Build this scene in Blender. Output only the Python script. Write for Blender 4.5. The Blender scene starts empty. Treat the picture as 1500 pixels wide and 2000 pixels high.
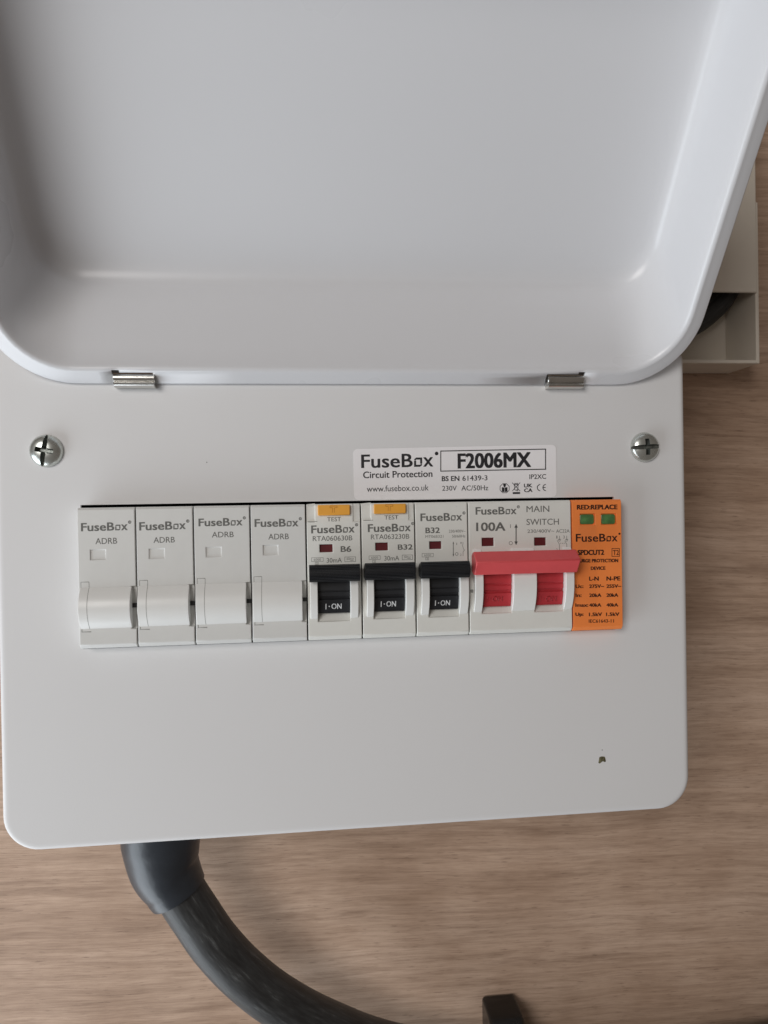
import bpy, bmesh, math, random
from mathutils import Vector, Matrix
random.seed(7)
scene = bpy.context.scene
COL = scene.collection
S = 0.001                       # everything below is written in millimetres: u right, v up, w out of the wall
def P(u, v, w): return Vector((u*S, -w*S, v*S))

# ------------------------------------------------------------------ camera
CAM = (-18.43, 21.11, 241.76)
RX, RY, RZ = 0.00706, 0.11062, 0.01662
FPX = 1400.0
def _rot():
    cx, sx = math.cos(RX), math.sin(RX); cy, sy = math.cos(RY), math.sin(RY); cz, sz = math.cos(RZ), math.sin(RZ)
    X = Matrix(((1,0,0),(0,cx,-sx),(0,sx,cx))); Y = Matrix(((cy,0,sy),(0,1,0),(-sy,0,cy))); Z = Matrix(((cz,-sz,0),(sz,cz,0),(0,0,1)))
    return Z @ X @ Y
RM = _rot()
cd = bpy.data.cameras.new('camera'); cam = bpy.data.objects.new('camera', cd); COL.objects.link(cam)
cd.sensor_fit = 'VERTICAL'; cd.sensor_height = 24.0; cd.lens = 24.0*FPX/2000.0
cd.clip_start = 0.01; cd.clip_end = 50
axes = [P(*RM[i])/S for i in range(3)]
m = Matrix.Identity(4)
for i, a in enumerate(axes):
    for j in range(3): m[j][i] = a[j]
m.translation = P(*CAM)
cam.matrix_world = m
cd.dof.use_dof = True; cd.dof.focus_distance = 0.238; cd.dof.aperture_fstop = 20
scene.camera = cam
def pm(x, y, w):
    """point of the plane at height w that the photograph shows at (x, y) -> (u, v)"""
    d = RM.transposed() @ Vector(((x-750)/FPX, -(y-1000)/FPX, -1.0))
    t = (w-CAM[2])/d.z
    return CAM[0]+d.x*t, CAM[1]+d.y*t

# ------------------------------------------------------------------ light
world = bpy.data.worlds.new('World'); scene.world = world; world.use_nodes = True
bg = world.node_tree.nodes['Background']
bg.inputs['Color'].default_value = (1.0, 0.86, 0.76, 1); bg.inputs['Strength'].default_value = 0.12
def area(name, loc, target, size, size_y, power, col):
    l = bpy.data.lights.new(name, 'AREA'); l.shape = 'RECTANGLE'; l.size = size; l.size_y = size_y
    l.energy = power; l.color = col
    o = bpy.data.objects.new(name, l); COL.objects.link(o)
    o.location = P(*loc); o.rotation_euler = (P(*target)-P(*loc)).to_track_quat('-Z', 'Y').to_euler()
    return o
area('window_light', (-500, -410, 125), (0, -30, -70), 0.40, 0.75, 4.0, (0.85, 0.93, 1.0))
area('fill_light', (-720, 390, 1280), (0, 0, 0), 0.6, 0.6, 9.0, (1.0, 0.97, 0.94))  # added fill lamp to lift the front faces, no such source is seen
scene.view_settings.view_transform = 'Standard'; scene.view_settings.look = 'None'
scene.view_settings.exposure = 0.08; scene.view_settings.gamma = 1.0

# ------------------------------------------------------------------ materials
def new_mat(name):
    mt = bpy.data.materials.new(name); mt.use_nodes = True
    nt = mt.node_tree; b = nt.nodes['Principled BSDF']
    return mt, nt, b
def node(nt, t, **kw):
    n = nt.nodes.new(t)
    for k, v in kw.items():
        if k in n.inputs: n.inputs[k].default_value = v
        else: setattr(n, k, v)
    return n
def coords(nt, scale=(1,1,1), rot=(0,0,0), out='Object'):
    tc = node(nt, 'ShaderNodeTexCoord'); mp = node(nt, 'ShaderNodeMapping')
    mp.inputs['Scale'].default_value = scale; mp.inputs['Rotation'].default_value = rot
    nt.links.new(tc.outputs[out], mp.inputs['Vector'])
    return mp.outputs['Vector']
def ramp(nt, fac, stops):
    r = node(nt, 'ShaderNodeValToRGB'); e = r.color_ramp.elements
    while len(e) < len(stops): e.new(0.5)
    for i, (p, c) in enumerate(stops):
        e[i].position = p; e[i].color = (*c, 1) if len(c) == 3 else c
    nt.links.new(fac, r.inputs['Fac'])
    return r.outputs['Color']
def surface(name, col, rough=0.45, spec=0.5, metal=0.0, var=0.06, vscale=120, bump=0.0, bscale=2500, coat=0.0, speck=None, rvar=0.08):
    """painted or moulded surface: slight tone drift, uneven gloss, fine relief, optional specks of dust"""
    mt, nt, b = new_mat(name)
    v = coords(nt)
    n1 = node(nt, 'ShaderNodeTexNoise', Scale=vscale, Detail=5.0, Roughness=0.6); nt.links.new(v, n1.inputs['Vector'])
    c = ramp(nt, n1.outputs['Fac'], [(0.3, tuple(x*(1-var) for x in col)), (0.7, tuple(min(1, x*(1+var*0.6)) for x in col))])
    if speck:
        vo = node(nt, 'ShaderNodeTexVoronoi', Scale=speck[0]); nt.links.new(v, vo.inputs['Vector'])
        nz = node(nt, 'ShaderNodeTexNoise', Scale=speck[0]*0.37); nt.links.new(v, nz.inputs['Vector'])
        lt = node(nt, 'ShaderNodeMath', operation='LESS_THAN'); lt.inputs[1].default_value = speck[1]
        gt = node(nt, 'ShaderNodeMath', operation='GREATER_THAN'); gt.inputs[1].default_value = 0.62
        mu = node(nt, 'ShaderNodeMath', operation='MULTIPLY')
        nt.links.new(vo.outputs['Distance'], lt.inputs[0]); nt.links.new(nz.outputs['Fac'], gt.inputs[0])
        nt.links.new(lt.outputs[0], mu.inputs[0]); nt.links.new(gt.outputs[0], mu.inputs[1])
        mx = node(nt, 'ShaderNodeMix', data_type='RGBA')
        nt.links.new(mu.outputs[0], mx.inputs['Factor']); nt.links.new(c, mx.inputs[6]); mx.inputs[7].default_value = (*speck[2], 1)
        c = mx.outputs[2]
    nt.links.new(c, b.inputs['Base Color'])
    n2 = node(nt, 'ShaderNodeTexNoise', Scale=vscale*0.6, Detail=4.0); nt.links.new(v, n2.inputs['Vector'])
    mr = node(nt, 'ShaderNodeMapRange'); mr.inputs['To Min'].default_value = max(0.02, rough-rvar); mr.inputs['To Max'].default_value = rough+rvar
    nt.links.new(n2.outputs['Fac'], mr.inputs['Value']); nt.links.new(mr.outputs['Result'], b.inputs['Roughness'])
    b.inputs['Specular IOR Level'].default_value = spec; b.inputs['Metallic'].default_value = metal
    b.inputs['Coat Weight'].default_value = coat; b.inputs['Coat Roughness'].default_value = 0.15
    if bump:
        n3 = node(nt, 'ShaderNodeTexNoise', Scale=bscale, Detail=3.0); nt.links.new(v, n3.inputs['Vector'])
        bp = node(nt, 'ShaderNodeBump', Strength=bump, Distance=0.0002); nt.links.new(n3.outputs['Fac'], bp.inputs['Height'])
        nt.links.new(bp.outputs['Normal'], b.inputs['Normal'])
    return mt
M = {}
M['paint']  = surface('white_powder_coat', (0.738, 0.735, 0.738), 0.50, 0.4, var=0.008, vscale=18, bump=0.10, bscale=1500)
M['lid']    = surface('lid_coat_light_tinted', (0.70, 0.703, 0.722), 0.29, 0.5, var=0.006, vscale=18, bump=0.07, bscale=1300)  # the cover's white coat with the bluish light on the lid put in
M['plastic']= surface('pale_grey_plastic', (0.77, 0.77, 0.73), 0.42, 0.5, var=0.03, vscale=160, bump=0.12, bscale=5200)
M['blank']  = surface('pale_grey_blank_plastic', (0.69, 0.69, 0.67), 0.40, 0.5, var=0.025, vscale=160, bump=0.10, bscale=5200)
M['cheek']  = surface('white_plastic', (0.80, 0.80, 0.78), 0.31, 0.55, var=0.02, vscale=160, bump=0.06, bscale=5200)
M['black']  = surface('black_plastic', (0.014, 0.015, 0.018), 0.42, 0.5, var=0.25, vscale=220, bump=0.1, bscale=5000)
M['red']    = surface('red_plastic', (0.68, 0.085, 0.092), 0.38, 0.5, var=0.06, vscale=130, bump=0.08, bscale=4500)
M['rocker'] = surface('deep_red_plastic', (0.47, 0.036, 0.046), 0.40, 0.5, var=0.06, vscale=130, bump=0.08, bscale=4500)
M['orange'] = surface('orange_plastic', (0.98, 0.27, 0.062), 0.42, 0.45, var=0.05, vscale=130, bump=0.08, bscale=5000)
M['amber']  = surface('amber_plastic', (0.86, 0.40, 0.055), 0.36, 0.5, var=0.04, vscale=200, bump=0.05, bscale=5000)
M['amber_line'] = surface('amber_moulded_line', (0.50, 0.18, 0.02), 0.5, 0.4)
M['flag']   = surface('dark_red_flag', (0.115, 0.010, 0.014), 0.5, 0.4, var=0.1)
M['green']  = surface('green_flag', (0.085, 0.23, 0.07), 0.25, 0.6, var=0.35, vscale=420, coat=0.6)
M['print']  = surface('grey_print', (0.155, 0.155, 0.145), 0.6, 0.3, var=0.15, vscale=900)
M['print_fine'] = surface('grey_fine_print', (0.215, 0.215, 0.20), 0.6, 0.3, var=0.15, vscale=900)
M['print_dark'] = surface('black_print', (0.022, 0.021, 0.024), 0.5, 0.4, var=0.1, vscale=700)
M['print_brown'] = surface('dark_print_on_orange', (0.035, 0.010, 0.006), 0.5, 0.4, var=0.2, vscale=900)
M['print_white'] = surface('white_print', (0.72, 0.73, 0.74), 0.5, 0.4, var=0.08, vscale=900)
M['paper']  = surface('white_sticker', (0.93, 0.915, 0.93), 0.30, 0.5, var=0.02, vscale=60, bump=0.03)
M['seam']   = surface('seam_and_gap_shade_grey', (0.30, 0.30, 0.285), 0.7, 0.2)
M['slot']   = surface('tie_slot_grey', (0.05, 0.05, 0.05), 0.7, 0.2)
M['gap_shade'] = surface('gap_shade_black', (0.006, 0.006, 0.006), 0.9, 0.1)
M['zinc']   = surface('zinc_plated_steel', (0.64, 0.665, 0.63), 0.28, 0.5, metal=0.9, var=0.12, vscale=350, bump=0.05, bscale=1500)
M['recess'] = surface('recess_shade_steel', (0.27, 0.29, 0.27), 0.42, 0.5, metal=0.8, var=0.5, vscale=700)
M['hinge']  = surface('bright_hinge_steel', (0.68, 0.67, 0.64), 0.24, 0.5, metal=1.0, var=0.10, vscale=250)
M['trunk']  = surface('grey_white_pvc', (0.77, 0.71, 0.62), 0.45, 0.4, var=0.04, vscale=60, bump=0.05)
M['rubber'] = surface('black_heat_shrink', (0.028, 0.033, 0.041), 0.34, 0.5, var=0.25, vscale=90, bump=0.9, bscale=170, coat=0.0)
M['chip']   = surface('olive_chip', (0.15, 0.135, 0.075), 0.8, 0.2, var=0.75, vscale=1400)
M['clip']   = surface('black_clip_plastic', (0.006, 0.006, 0.006), 0.26, 0.5, var=0.2, vscale=120, bump=0.2, bscale=900)

def cable_mat():
    mt, nt, b = new_mat('scuffed_black_sheath')
    v = coords(nt, (1, 1, 1), out='UV')
    mp = node(nt, 'ShaderNodeMapping'); mp.inputs['Scale'].default_value = (46, 6, 1); nt.links.new(v, mp.inputs['Vector'])
    n1 = node(nt, 'ShaderNodeTexNoise', Scale=1.0, Detail=8.0, Roughness=0.72); nt.links.new(mp.outputs['Vector'], n1.inputs['Vector'])
    c = ramp(nt, n1.outputs['Fac'], [(0.42, (0.020, 0.020, 0.020)), (0.57, (0.040, 0.041, 0.041)), (0.72, (0.125, 0.13, 0.13))])
    nt.links.new(c, b.inputs['Base Color'])
    mr = node(nt, 'ShaderNodeMapRange'); mr.inputs['To Min'].default_value = 0.34; mr.inputs['To Max'].default_value = 0.65
    nt.links.new(n1.outputs['Fac'], mr.inputs['Value']); nt.links.new(mr.outputs['Result'], b.inputs['Roughness'])
    bp = node(nt, 'ShaderNodeBump', Strength=0.35, Distance=0.0004); nt.links.new(n1.outputs['Fac'], bp.inputs['Height'])
    nt.links.new(bp.outputs['Normal'], b.inputs['Normal'])
    return mt
M['cable'] = cable_mat()

def wood_mat():
    mt, nt, b = new_mat('plywood_grain')
    v = coords(nt, (1, 1, 1), (0, math.radians(-2.2), 0))
    # slow wander of the grain
    nw = node(nt, 'ShaderNodeTexNoise', Scale=9.0, Detail=3.0); nt.links.new(v, nw.inputs['Vector'])
    sub = node(nt, 'ShaderNodeVectorMath', operation='SUBTRACT'); sub.inputs[1].default_value = (0.5, 0.5, 0.5)
    nt.links.new(nw.outputs['Color'], sub.inputs[0])
    sc = node(nt, 'ShaderNodeVectorMath', operation='MULTIPLY'); sc.inputs[1].default_value = (0.0, 0.0, 0.008)
    nt.links.new(sub.outputs[0], sc.inputs[0])
    ad = node(nt, 'ShaderNodeVectorMath', operation='ADD'); nt.links.new(v, ad.inputs[0]); nt.links.new(sc.outputs[0], ad.inputs[1])
    def streak(sx, sz, detail, rough, seed):
        mp = node(nt, 'ShaderNodeMapping'); mp.inputs['Scale'].default_value = (sx, 1, sz); mp.inputs['Location'].default_value = (seed, 0, seed*1.7)
        nt.links.new(ad.outputs[0], mp.inputs['Vector'])
        n = node(nt, 'ShaderNodeTexNoise', Scale=1.0, Detail=detail, Roughness=rough); nt.links.new(mp.outputs['Vector'], n.inputs['Vector'])
        return n.outputs['Fac']
    broad = streak(5, 38, 5, 0.62, 3.1)
    mid = streak(15, 400, 6, 0.68, 9.4)
    fine = streak(75, 1900, 4, 0.62, 17.0)
    def mul(c, fac, lo, hi, a, bb):
        r = ramp(nt, fac, [(a, (lo, lo*0.965, lo*0.935)), (bb, (hi, hi, hi))])
        mx = node(nt, 'ShaderNodeMix', data_type='RGBA', blend_type='MULTIPLY'); mx.inputs['Factor'].default_value = 1.0
        nt.links.new(c, mx.inputs[6]); nt.links.new(r, mx.inputs[7]); return mx.outputs[2]
    c = ramp(nt, broad, [(0.28, (0.385, 0.262, 0.186)), (0.50, (0.50, 0.355, 0.262)), (0.74, (0.59, 0.435, 0.335))])
    c = mul(c, mid, 0.78, 1.05, 0.30, 0.60)
    c = mul(c, fine, 0.80, 1.04, 0.30, 0.55)
    pore = streak(130, 1700, 2, 0.5, 41.0)
    c = mul(c, pore, 0.58, 1.0, 0.27, 0.36)
    patch = streak(16, 150, 5, 0.65, 63.0)
    c = mul(c, patch, 0.74, 1.0, 0.30, 0.46)
    blot = node(nt, 'ShaderNodeTexNoise', Scale=34.0, Detail=5.0); nt.links.new(v, blot.inputs['Vector'])
    c = mul(c, blot.outputs['Fac'], 0.88, 1.03, 0.32, 0.62)
    nt.links.new(c, b.inputs['Base Color'])
    b.inputs['Roughness'].default_value = 0.55; b.inputs['Specular IOR Level'].default_value = 0.35
    bp = node(nt, 'ShaderNodeBump', Strength=0.4, Distance=0.0003); nt.links.new(fine, bp.inputs['Height'])
    nt.links.new(bp.outputs['Normal'], b.inputs['Normal'])
    return mt
M['wood'] = wood_mat()

# ------------------------------------------------------------------ building helpers
ORIGIN = {}
def empty(name, label, cat, o, group=None):
    e = bpy.data.objects.new(name, None); COL.objects.link(e); e.empty_display_size = 0.01
    e.location = P(*o); e['label'] = label; e['category'] = cat
    if group: e['group'] = group
    ORIGIN[e.name] = o
    return e
def obj(name, bm, mat, parent=None, bevel=0.0, seg=2, smooth=35, weighted=False, origin=None):
    """one mesh object from a bmesh written in (u, v, w) millimetres of the whole place"""
    o = origin or (ORIGIN.get(parent.name, (0,0,0)) if parent else (0,0,0))
    for v in bm.verts:
        c = v.co; v.co = P(c.x-o[0], c.y-o[1], c.z-o[2])
    bmesh.ops.recalc_face_normals(bm, faces=bm.faces)
    me = bpy.data.meshes.new(name); bm.to_mesh(me); bm.free()
    for p in me.polygons: p.use_smooth = True
    if smooth: me.set_sharp_from_angle(angle=math.radians(smooth))
    me.materials.append(M[mat] if isinstance(mat, str) else mat)
    ob = bpy.data.objects.new(name, me); COL.objects.link(ob)
    ORIGIN[ob.name] = o
    if parent: ob.parent = parent
    else: ob.location = P(*o)
    if bevel:
        bv = ob.modifiers.new('bevel', 'BEVEL'); bv.width = bevel*S; bv.segments = seg; bv.limit_method = 'ANGLE'
        bv.angle_limit = math.radians(38)
    return ob
def box(bm, u0, u1, v0, v1, w0, w1):
    vs = [bm.verts.new((u, v, w)) for w in (w0, w1) for v in (v0, v1) for u in (u0, u1)]
    for f in ((0,1,3,2),(4,5,7,6),(0,1,5,4),(2,3,7,6),(0,2,6,4),(1,3,7,5)): bm.faces.new([vs[i] for i in f])
def prism(bm, prof, u0, u1):
    """profile of (v, w) pairs swept along u"""
    a = [bm.verts.new((u0, v, w)) for v, w in prof]; b = [bm.verts.new((u1, v, w)) for v, w in prof]
    n = len(prof)
    for i in range(n): bm.faces.new((a[i], a[(i+1) % n], b[(i+1) % n], b[i]))
    bm.faces.new(a); bm.faces.new(b)
def arc_prof(v0, v1, base, sag, back, n=18, p=2.0):
    vm, h = (v0+v1)/2, (v1-v0)/2
    pts = [(v0, back)]
    for i in range(n+1):
        v = v0+(v1-v0)*i/n; x = abs((v-vm)/h)
        pts.append((v, base+sag*(1-x**p)))
    pts.append((v1, back))
    return pts
def rrect(u0, u1, v0, v1, r, n=8):
    pts = []
    for cu, cv, a in ((u1-r, v0+r, -90), (u1-r, v1-r, 0), (u0+r, v1-r, 90), (u0+r, v0+r, 180)):
        for i in range(n+1):
            t = math.radians(a+90*i/n); pts.append((cu+r*math.cos(t), cv+r*math.sin(t)))
    return pts
def loft(bm, rings, cap0=False, cap1=False, closed=True):
    vs = [[bm.verts.new(p) for p in r] for r in rings]
    n = len(vs[0])
    for a, b in zip(vs, vs[1:]):
        for i in range(n if closed else n-1):
            j = (i+1) % n; bm.faces.new((a[i], a[j], b[j], b[i]))
    if cap0: bm.faces.new(vs[0])
    if cap1: bm.faces.new(vs[-1])
    return vs
def rrect2(u0, u1, v0, v1, rb, rt, n=10):
    pts = []
    for cu, cv, a, r in ((u1-rb, v0+rb, -90, rb), (u1-rt, v1-rt, 0, rt), (u0+rt, v1-rt, 90, rt), (u0+rb, v0+rb, 180, rb)):
        for i in range(n+1):
            t = math.radians(a+90*i/n); pts.append((cu+r*math.cos(t), cv+r*math.sin(t)))
    return pts
def terrace(bm, us, vs, h, back):
    """stepped block: each cell of the grid has its own height; steps get walls"""
    us = sorted(set(round(x, 4) for x in us)); vs = sorted(set(round(x, 4) for x in vs))
    nu, nv = len(us)-1, len(vs)-1
    H = [[h((us[i]+us[i+1])/2, (vs[j]+vs[j+1])/2) for j in range(nv)] for i in range(nu)]
    def quad(*p): bm.faces.new([bm.verts.new(q) for q in p])
    for i in range(nu):
        for j in range(nv):
            a, b, c, d, z = us[i], us[i+1], vs[j], vs[j+1], H[i][j]
            quad((a,c,z),(b,c,z),(b,d,z),(a,d,z))
            z2 = H[i+1][j] if i+1 < nu else back
            if abs(z2-z) > 1e-6: quad((b,c,z),(b,d,z),(b,d,z2),(b,c,z2))
            if i == 0: quad((a,c,z),(a,d,z),(a,d,back),(a,c,back))
            z2 = H[i][j+1] if j+1 < nv else back
            if abs(z2-z) > 1e-6: quad((a,d,z),(b,d,z),(b,d,z2),(a,d,z2))
            if j == 0: quad((a,c,z),(b,c,z),(b,c,back),(a,c,back))
    quad((us[0],vs[0],back),(us[-1],vs[0],back),(us[-1],vs[-1],back),(us[0],vs[-1],back))
def tidy(bm):
    bmesh.ops.remove_doubles(bm, verts=bm.verts, dist=0.002)
    bmesh.ops.recalc_face_normals(bm, faces=bm.faces)

# flat print ---------------------------------------------------------------
_glyphs = {}
def glyphs(s, bold=0):
    k = s
    if k not in _glyphs:
        c = bpy.data.curves.new('t', 'FONT'); c.body = s; c.resolution_u = 3
        o = bpy.data.objects.new('t', c); COL.objects.link(o)
        dg = bpy.context.evaluated_depsgraph_get(); me = bpy.data.meshes.new_from_object(o.evaluated_get(dg))
        vs = [(v.co.x, v.co.y) for v in me.vertices]; fs = [tuple(p.vertices) for p in me.polygons]
        bpy.data.objects.remove(o); bpy.data.curves.remove(c); bpy.data.meshes.remove(me)
        _glyphs[k] = (vs, fs)
    return _glyphs[k]
class Print:
    """flat lettering and marks lying on the plane at height w; positions are given as the photograph shows them"""
    def __init__(self, w): self.w = w; self.bm = bmesh.new()
    def map(self, x, y):
        u, v = pm(x, y, self.w); return (u, v, self.w)
    def poly(self, pts):
        self.bm.faces.new([self.bm.verts.new(self.map(*p)) for p in pts])
    def text(self, s, x0, x1, yt, yb, yb1=None, bold=0.0, drop=0.0):
        vs, fs = glyphs(s, bold)
        a0 = min(v[0] for v in vs); a1 = max(v[0] for v in vs); b0 = min(v[1] for v in vs); b1 = max(v[1] for v in vs)
        dy = (yb1-yb) if yb1 is not None else -(x1-x0)*0.018
        e = bold*(yb-yt)*1.3                       # heavier strokes: the same glyphs laid again a hair aside and a hair above
        sh = [(0, 0)] if e == 0 else [(-e, -e*.5), (e, e*.5), (e, -e*.5), (-e, e*.5)] if e > 0.12 else [(-e, 0), (e, 0)]
        for n, (ox, oy) in enumerate(sh):
            out = []
            for x, y in vs:
                s_, t_ = (x-a0)/(a1-a0), (y-b0)/(b1-b0)
                X = x0+e+(x1-x0-2*e)*s_; h_ = yb-yt-e
                q = self.map(X+ox+0.012*(yb-yt)*(1-t_), yb-e*.5+dy*s_-h_*t_+oy)
                out.append(self.bm.verts.new((q[0], q[1], q[2]+0.003*n)))
            for f in fs:
                try: self.bm.faces.new([out[i] for i in f])
                except ValueError: pass
    def line(self, x0, y0, x1, y1, t):
        d = math.hypot(x1-x0, y1-y0); nx, ny = -(y1-y0)/d*t/2, (x1-x0)/d*t/2
        self.poly([(x0+nx, y0+ny), (x1+nx, y1+ny), (x1-nx, y1-ny), (x0-nx, y0-ny)])
    def frame(self, x0, y0, x1, y1, t, s=-0.018):
        d = (x1-x0)*s
        self.line(x0, y0, x1, y0+d, t); self.line(x0, y1, x1, y1+d, t)
        self.line(x0+t/2, y0+t/2, x0+t/2, y1-t/2, t); self.line(x1-t/2, y0+d+t/2, x1-t/2, y1+d-t/2, t)
    def ring(self, x, y, r, t, a0=0, a1=360, n=20, sx=1.0):
        for i in range(n):
            p = []
            for a, rr in ((i, r), (i+1, r), (i+1, r-t), (i, r-t)):
                th = math.radians(a0+(a1-a0)*a/n); p.append((x+sx*rr*math.cos(th), y-rr*math.sin(th)))
            self.poly(p)
    def disc(self, x, y, r, n=14): self.poly([(x+r*math.cos(2*math.pi*i/n), y-r*math.sin(2*math.pi*i/n)) for i in range(n)])
    def logo(self, x0, x1, yt, yb, yb1=None, bold=0.012, reg='ring'):
        W = x1-x0; hgt = yb-yt; dy = (yb1-yb) if yb1 is not None else -W*0.018
        yy = lambda f: yb+dy*f
        self.text('FuseB', x0, x0+W*0.715, yt+hgt*0.0, yb+hgt*0.02, yb+hgt*0.02+dy*0.715, bold)
        self.text('x', x0+W*0.862, x0+W, yt+hgt*0.29+dy*.86, yy(0.862), yy(1.0), bold)
        # the square letter with broken corners
        a, b = x0+W*0.735, x0+W*0.848; t = hgt*0.155; y1 = yy(0.79); y0 = y1-hgt*0.70
        self.line(a+t*0.9, y0+t/2, b, y0+t/2, t); self.line(b-t/2, y0+t, b-t/2, y1-t*1.55, t)
        self.line(a, y1-t/2, b-t*0.9, y1-t/2, t); self.line(a+t/2, y0+t*1.55, a+t/2, y1-t, t)
        self.poly([(a, y0+t*1.1), (a+t*0.6, y0+t*0.2), (a+t*1.15, y0+t*0.75), (a+t*0.55, y0+t*1.6)])
        self.poly([(b, y1-t*1.1), (b-t*0.6, y1-t*0.2), (b-t*1.15, y1-t*0.75), (b-t*0.55, y1-t*1.6)])
        rx, ry, rr = x1+hgt*0.26, yt+dy+hgt*0.02, hgt*0.20
        if reg == 'ring':
            self.ring(rx, ry, rr, rr*0.38, n=16); self.text('R', rx-rr*0.42, rx+rr*0.45, ry-rr*0.5, ry+rr*0.5, ry+rr*0.5, 0.03)
        else: self.disc(rx, ry, rr*0.7)
    def done(self, name, mat, parent): return obj(name, self.bm, mat, parent, smooth=0)

# ------------------------------------------------------------------ the wall behind
WALL = -95.0
bm = bmesh.new(); box(bm, -900, 900, -900, 900, WALL-18, WALL)
wall = obj('plywood_wall', bm, 'wood'); wall['kind'] = 'structure'; wall['label'] = 'brown plywood board with horizontal grain behind the fuse board'

# ------------------------------------------------------------------ the enclosure
unit = empty('consumer_unit', 'white metal consumer unit with its curved lid swung open upward', 'fuse box', (0, -88.2, 0))
HW, VB, VT = 116.7, -88.2, 75.0
SL = (-90.5, 89.9, -23.4, 23.35)
# front cover: rounded sheet with a rolled edge and one long slot
bm = bmesh.new()
R0 = 11.5
rings = []
for ins, w in ((0, -9.0), (0, -1.6), (0.12, -1.0), (0.45, -0.45), (1.0, -0.12), (1.6, 0.0), (2.4, 0.0)):
    rings.append([(u, v, w) for u, v in rrect2(-HW+ins, HW-ins, VB+ins, VT-ins, R0-ins, 3.2-ins)])
vr = loft(bm, rings)
hole = [bm.verts.new((u, v, 0)) for u, v in ((SL[0], SL[2]), (SL[1], SL[2]), (SL[1], SL[3]), (SL[0], SL[3]))]
eo = [bm.edges.get((vr[-1][i], vr[-1][(i+1) % len(vr[-1])])) for i in range(len(vr[-1]))]
eh = [bm.edges.new((hole[i], hole[(i+1) % 4])) for i in range(4)]
bmesh.ops.triangle_fill(bm, use_beauty=True, use_dissolve=False, edges=eo+eh)
hb = [bm.verts.new((v.co.x, v.co.y, -1.2)) for v in hole]
for i in range(4): bm.faces.new((hole[i], hole[(i+1) % 4], hb[(i+1) % 4], hb[i]))
cover = obj('front_cover', bm, 'paint', unit, smooth=50)
# body behind the cover: four sides and a back
bm = bmesh.new()
bu, bv0, bv1 = HW-1.4, VB+1.4, VT-1.4
ro = [(u, v) for u, v in rrect2(-bu, bu, bv0, bv1, R0-1.2, 2.4)]; ri = [(u, v) for u, v in rrect2(-bu+1, bu-1, bv0+1, bv1-1, R0-2.2, 1.4)]
loft(bm, [[(u, v, WALL+0.2) for u, v in ro], [(u, v, -2.0) for u, v in ro], [(u, v, -2.0) for u, v in ri], [(u, v, WALL+1.2) for u, v in ri]], cap0=True, cap1=True)
obj('body', bm, 'paint', unit)
bm = bmesh.new()  # added black frame, paints the shade seen in the gap round the modules
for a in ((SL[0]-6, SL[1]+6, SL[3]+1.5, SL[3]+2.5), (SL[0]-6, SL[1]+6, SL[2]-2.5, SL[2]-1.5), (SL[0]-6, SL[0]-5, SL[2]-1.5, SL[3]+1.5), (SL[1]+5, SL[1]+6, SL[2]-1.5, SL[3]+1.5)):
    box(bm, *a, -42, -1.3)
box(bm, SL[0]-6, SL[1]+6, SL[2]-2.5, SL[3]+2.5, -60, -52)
obj('slot_shade_liner', bm, 'gap_shade', unit)

# paint chip and a few specks on the cover
def blob(name, x, y, rx, ry, n, w, mat, parent, h=0.05):
    bm = bmesh.new(); r1, r2 = [], []
    for i in range(n):
        t = 2*math.pi*i/n; k = 0.72+0.5*random.random()
        u, v = pm(x+rx*k*math.cos(t), y+ry*k*math.sin(t), w); r1.append((u, v, w+0.005)); r2.append((u, v, w+h))
    loft(bm, [r1, r2], cap1=True); return obj(name, bm, mat, parent)
bm = bmesh.new()          # ragged patch where the coating has come away
top = [(1170.5, 1479), (1175, 1477.2), (1181, 1477.8), (1182.6, 1482), (1183.4, 1487.5), (1180, 1488.6), (1178, 1486.6), (1175.2, 1488.4), (1171.4, 1491.5), (1168.6, 1489.8), (1169.6, 1484.5)]
loft(bm, [[(*pm(x, y, 0), 0.005) for x, y in top], [(*pm(1176+(x-1176)*.93, 1484+(y-1484)*.93, 0), 0.06) for x, y in top]], cap1=True); obj('paint_chip', bm, 'chip', unit)
for x, y, r in ((404, 903, 1.3), (1176, 1465, 1.2)):
    blob('dust_speck', x, y, r, r, 7, 0, 'print', unit, 0.03)

# rating label
bm = bmesh.new()
cs = [pm(690, 877, 0.12), pm(1086, 868.5, 0.12), pm(1087, 970.5, 0.12), pm(692, 976.5, 0.12)]
def bil(s, t):
    return tuple((cs[3][k]*(1-s)+cs[2][k]*s)*(1-t)+(cs[0][k]*(1-s)+cs[1][k]*s)*t for k in (0, 1))
pts = [bil(x/69.0, y/17.0) for x, y in rrect(0, 69, 0, 17, 1.5, 6)]
loft(bm, [[(u, v, 0.004) for u, v in pts], [(u, v, 0.12) for u, v in pts]], cap1=True)
label = obj('rating_label', bm, 'paper', unit)
p = Print(0.14)
p.logo(705.2, 846, 888, 914, 911.2, 0.022, reg='dot')
p.text('Circuit Protection', 709, 844.5, 921.0, 934.3, 931.5, 0.018)
p.text('www.fusebox.co.uk', 716.3, 837.2, 949.0, 960.8, 958.0, 0.004)
p.line(860, 881, 1066.6, 877.2, 1.9); p.line(860, 920.2, 1066.6, 916.4, 1.9); p.line(860.9, 881.9, 860.9, 919.2, 1.9); p.line(1065.6, 878.2, 1065.6, 915.4, 1.9)
p.text('F2006MX', 893.5, 1037, 885.5, 915.6, 912.6, 0.035)
p.text('BS EN', 862.7, 897.3, 930.0, 940.0, 939.3, 0.03); p.text('61439-3', 903, 952, 929.2, 939.2, 938.2, 0.012)
p.text('IP2XC', 1034, 1066.6, 926.6, 935.9, 935.2, 0.012)
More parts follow.
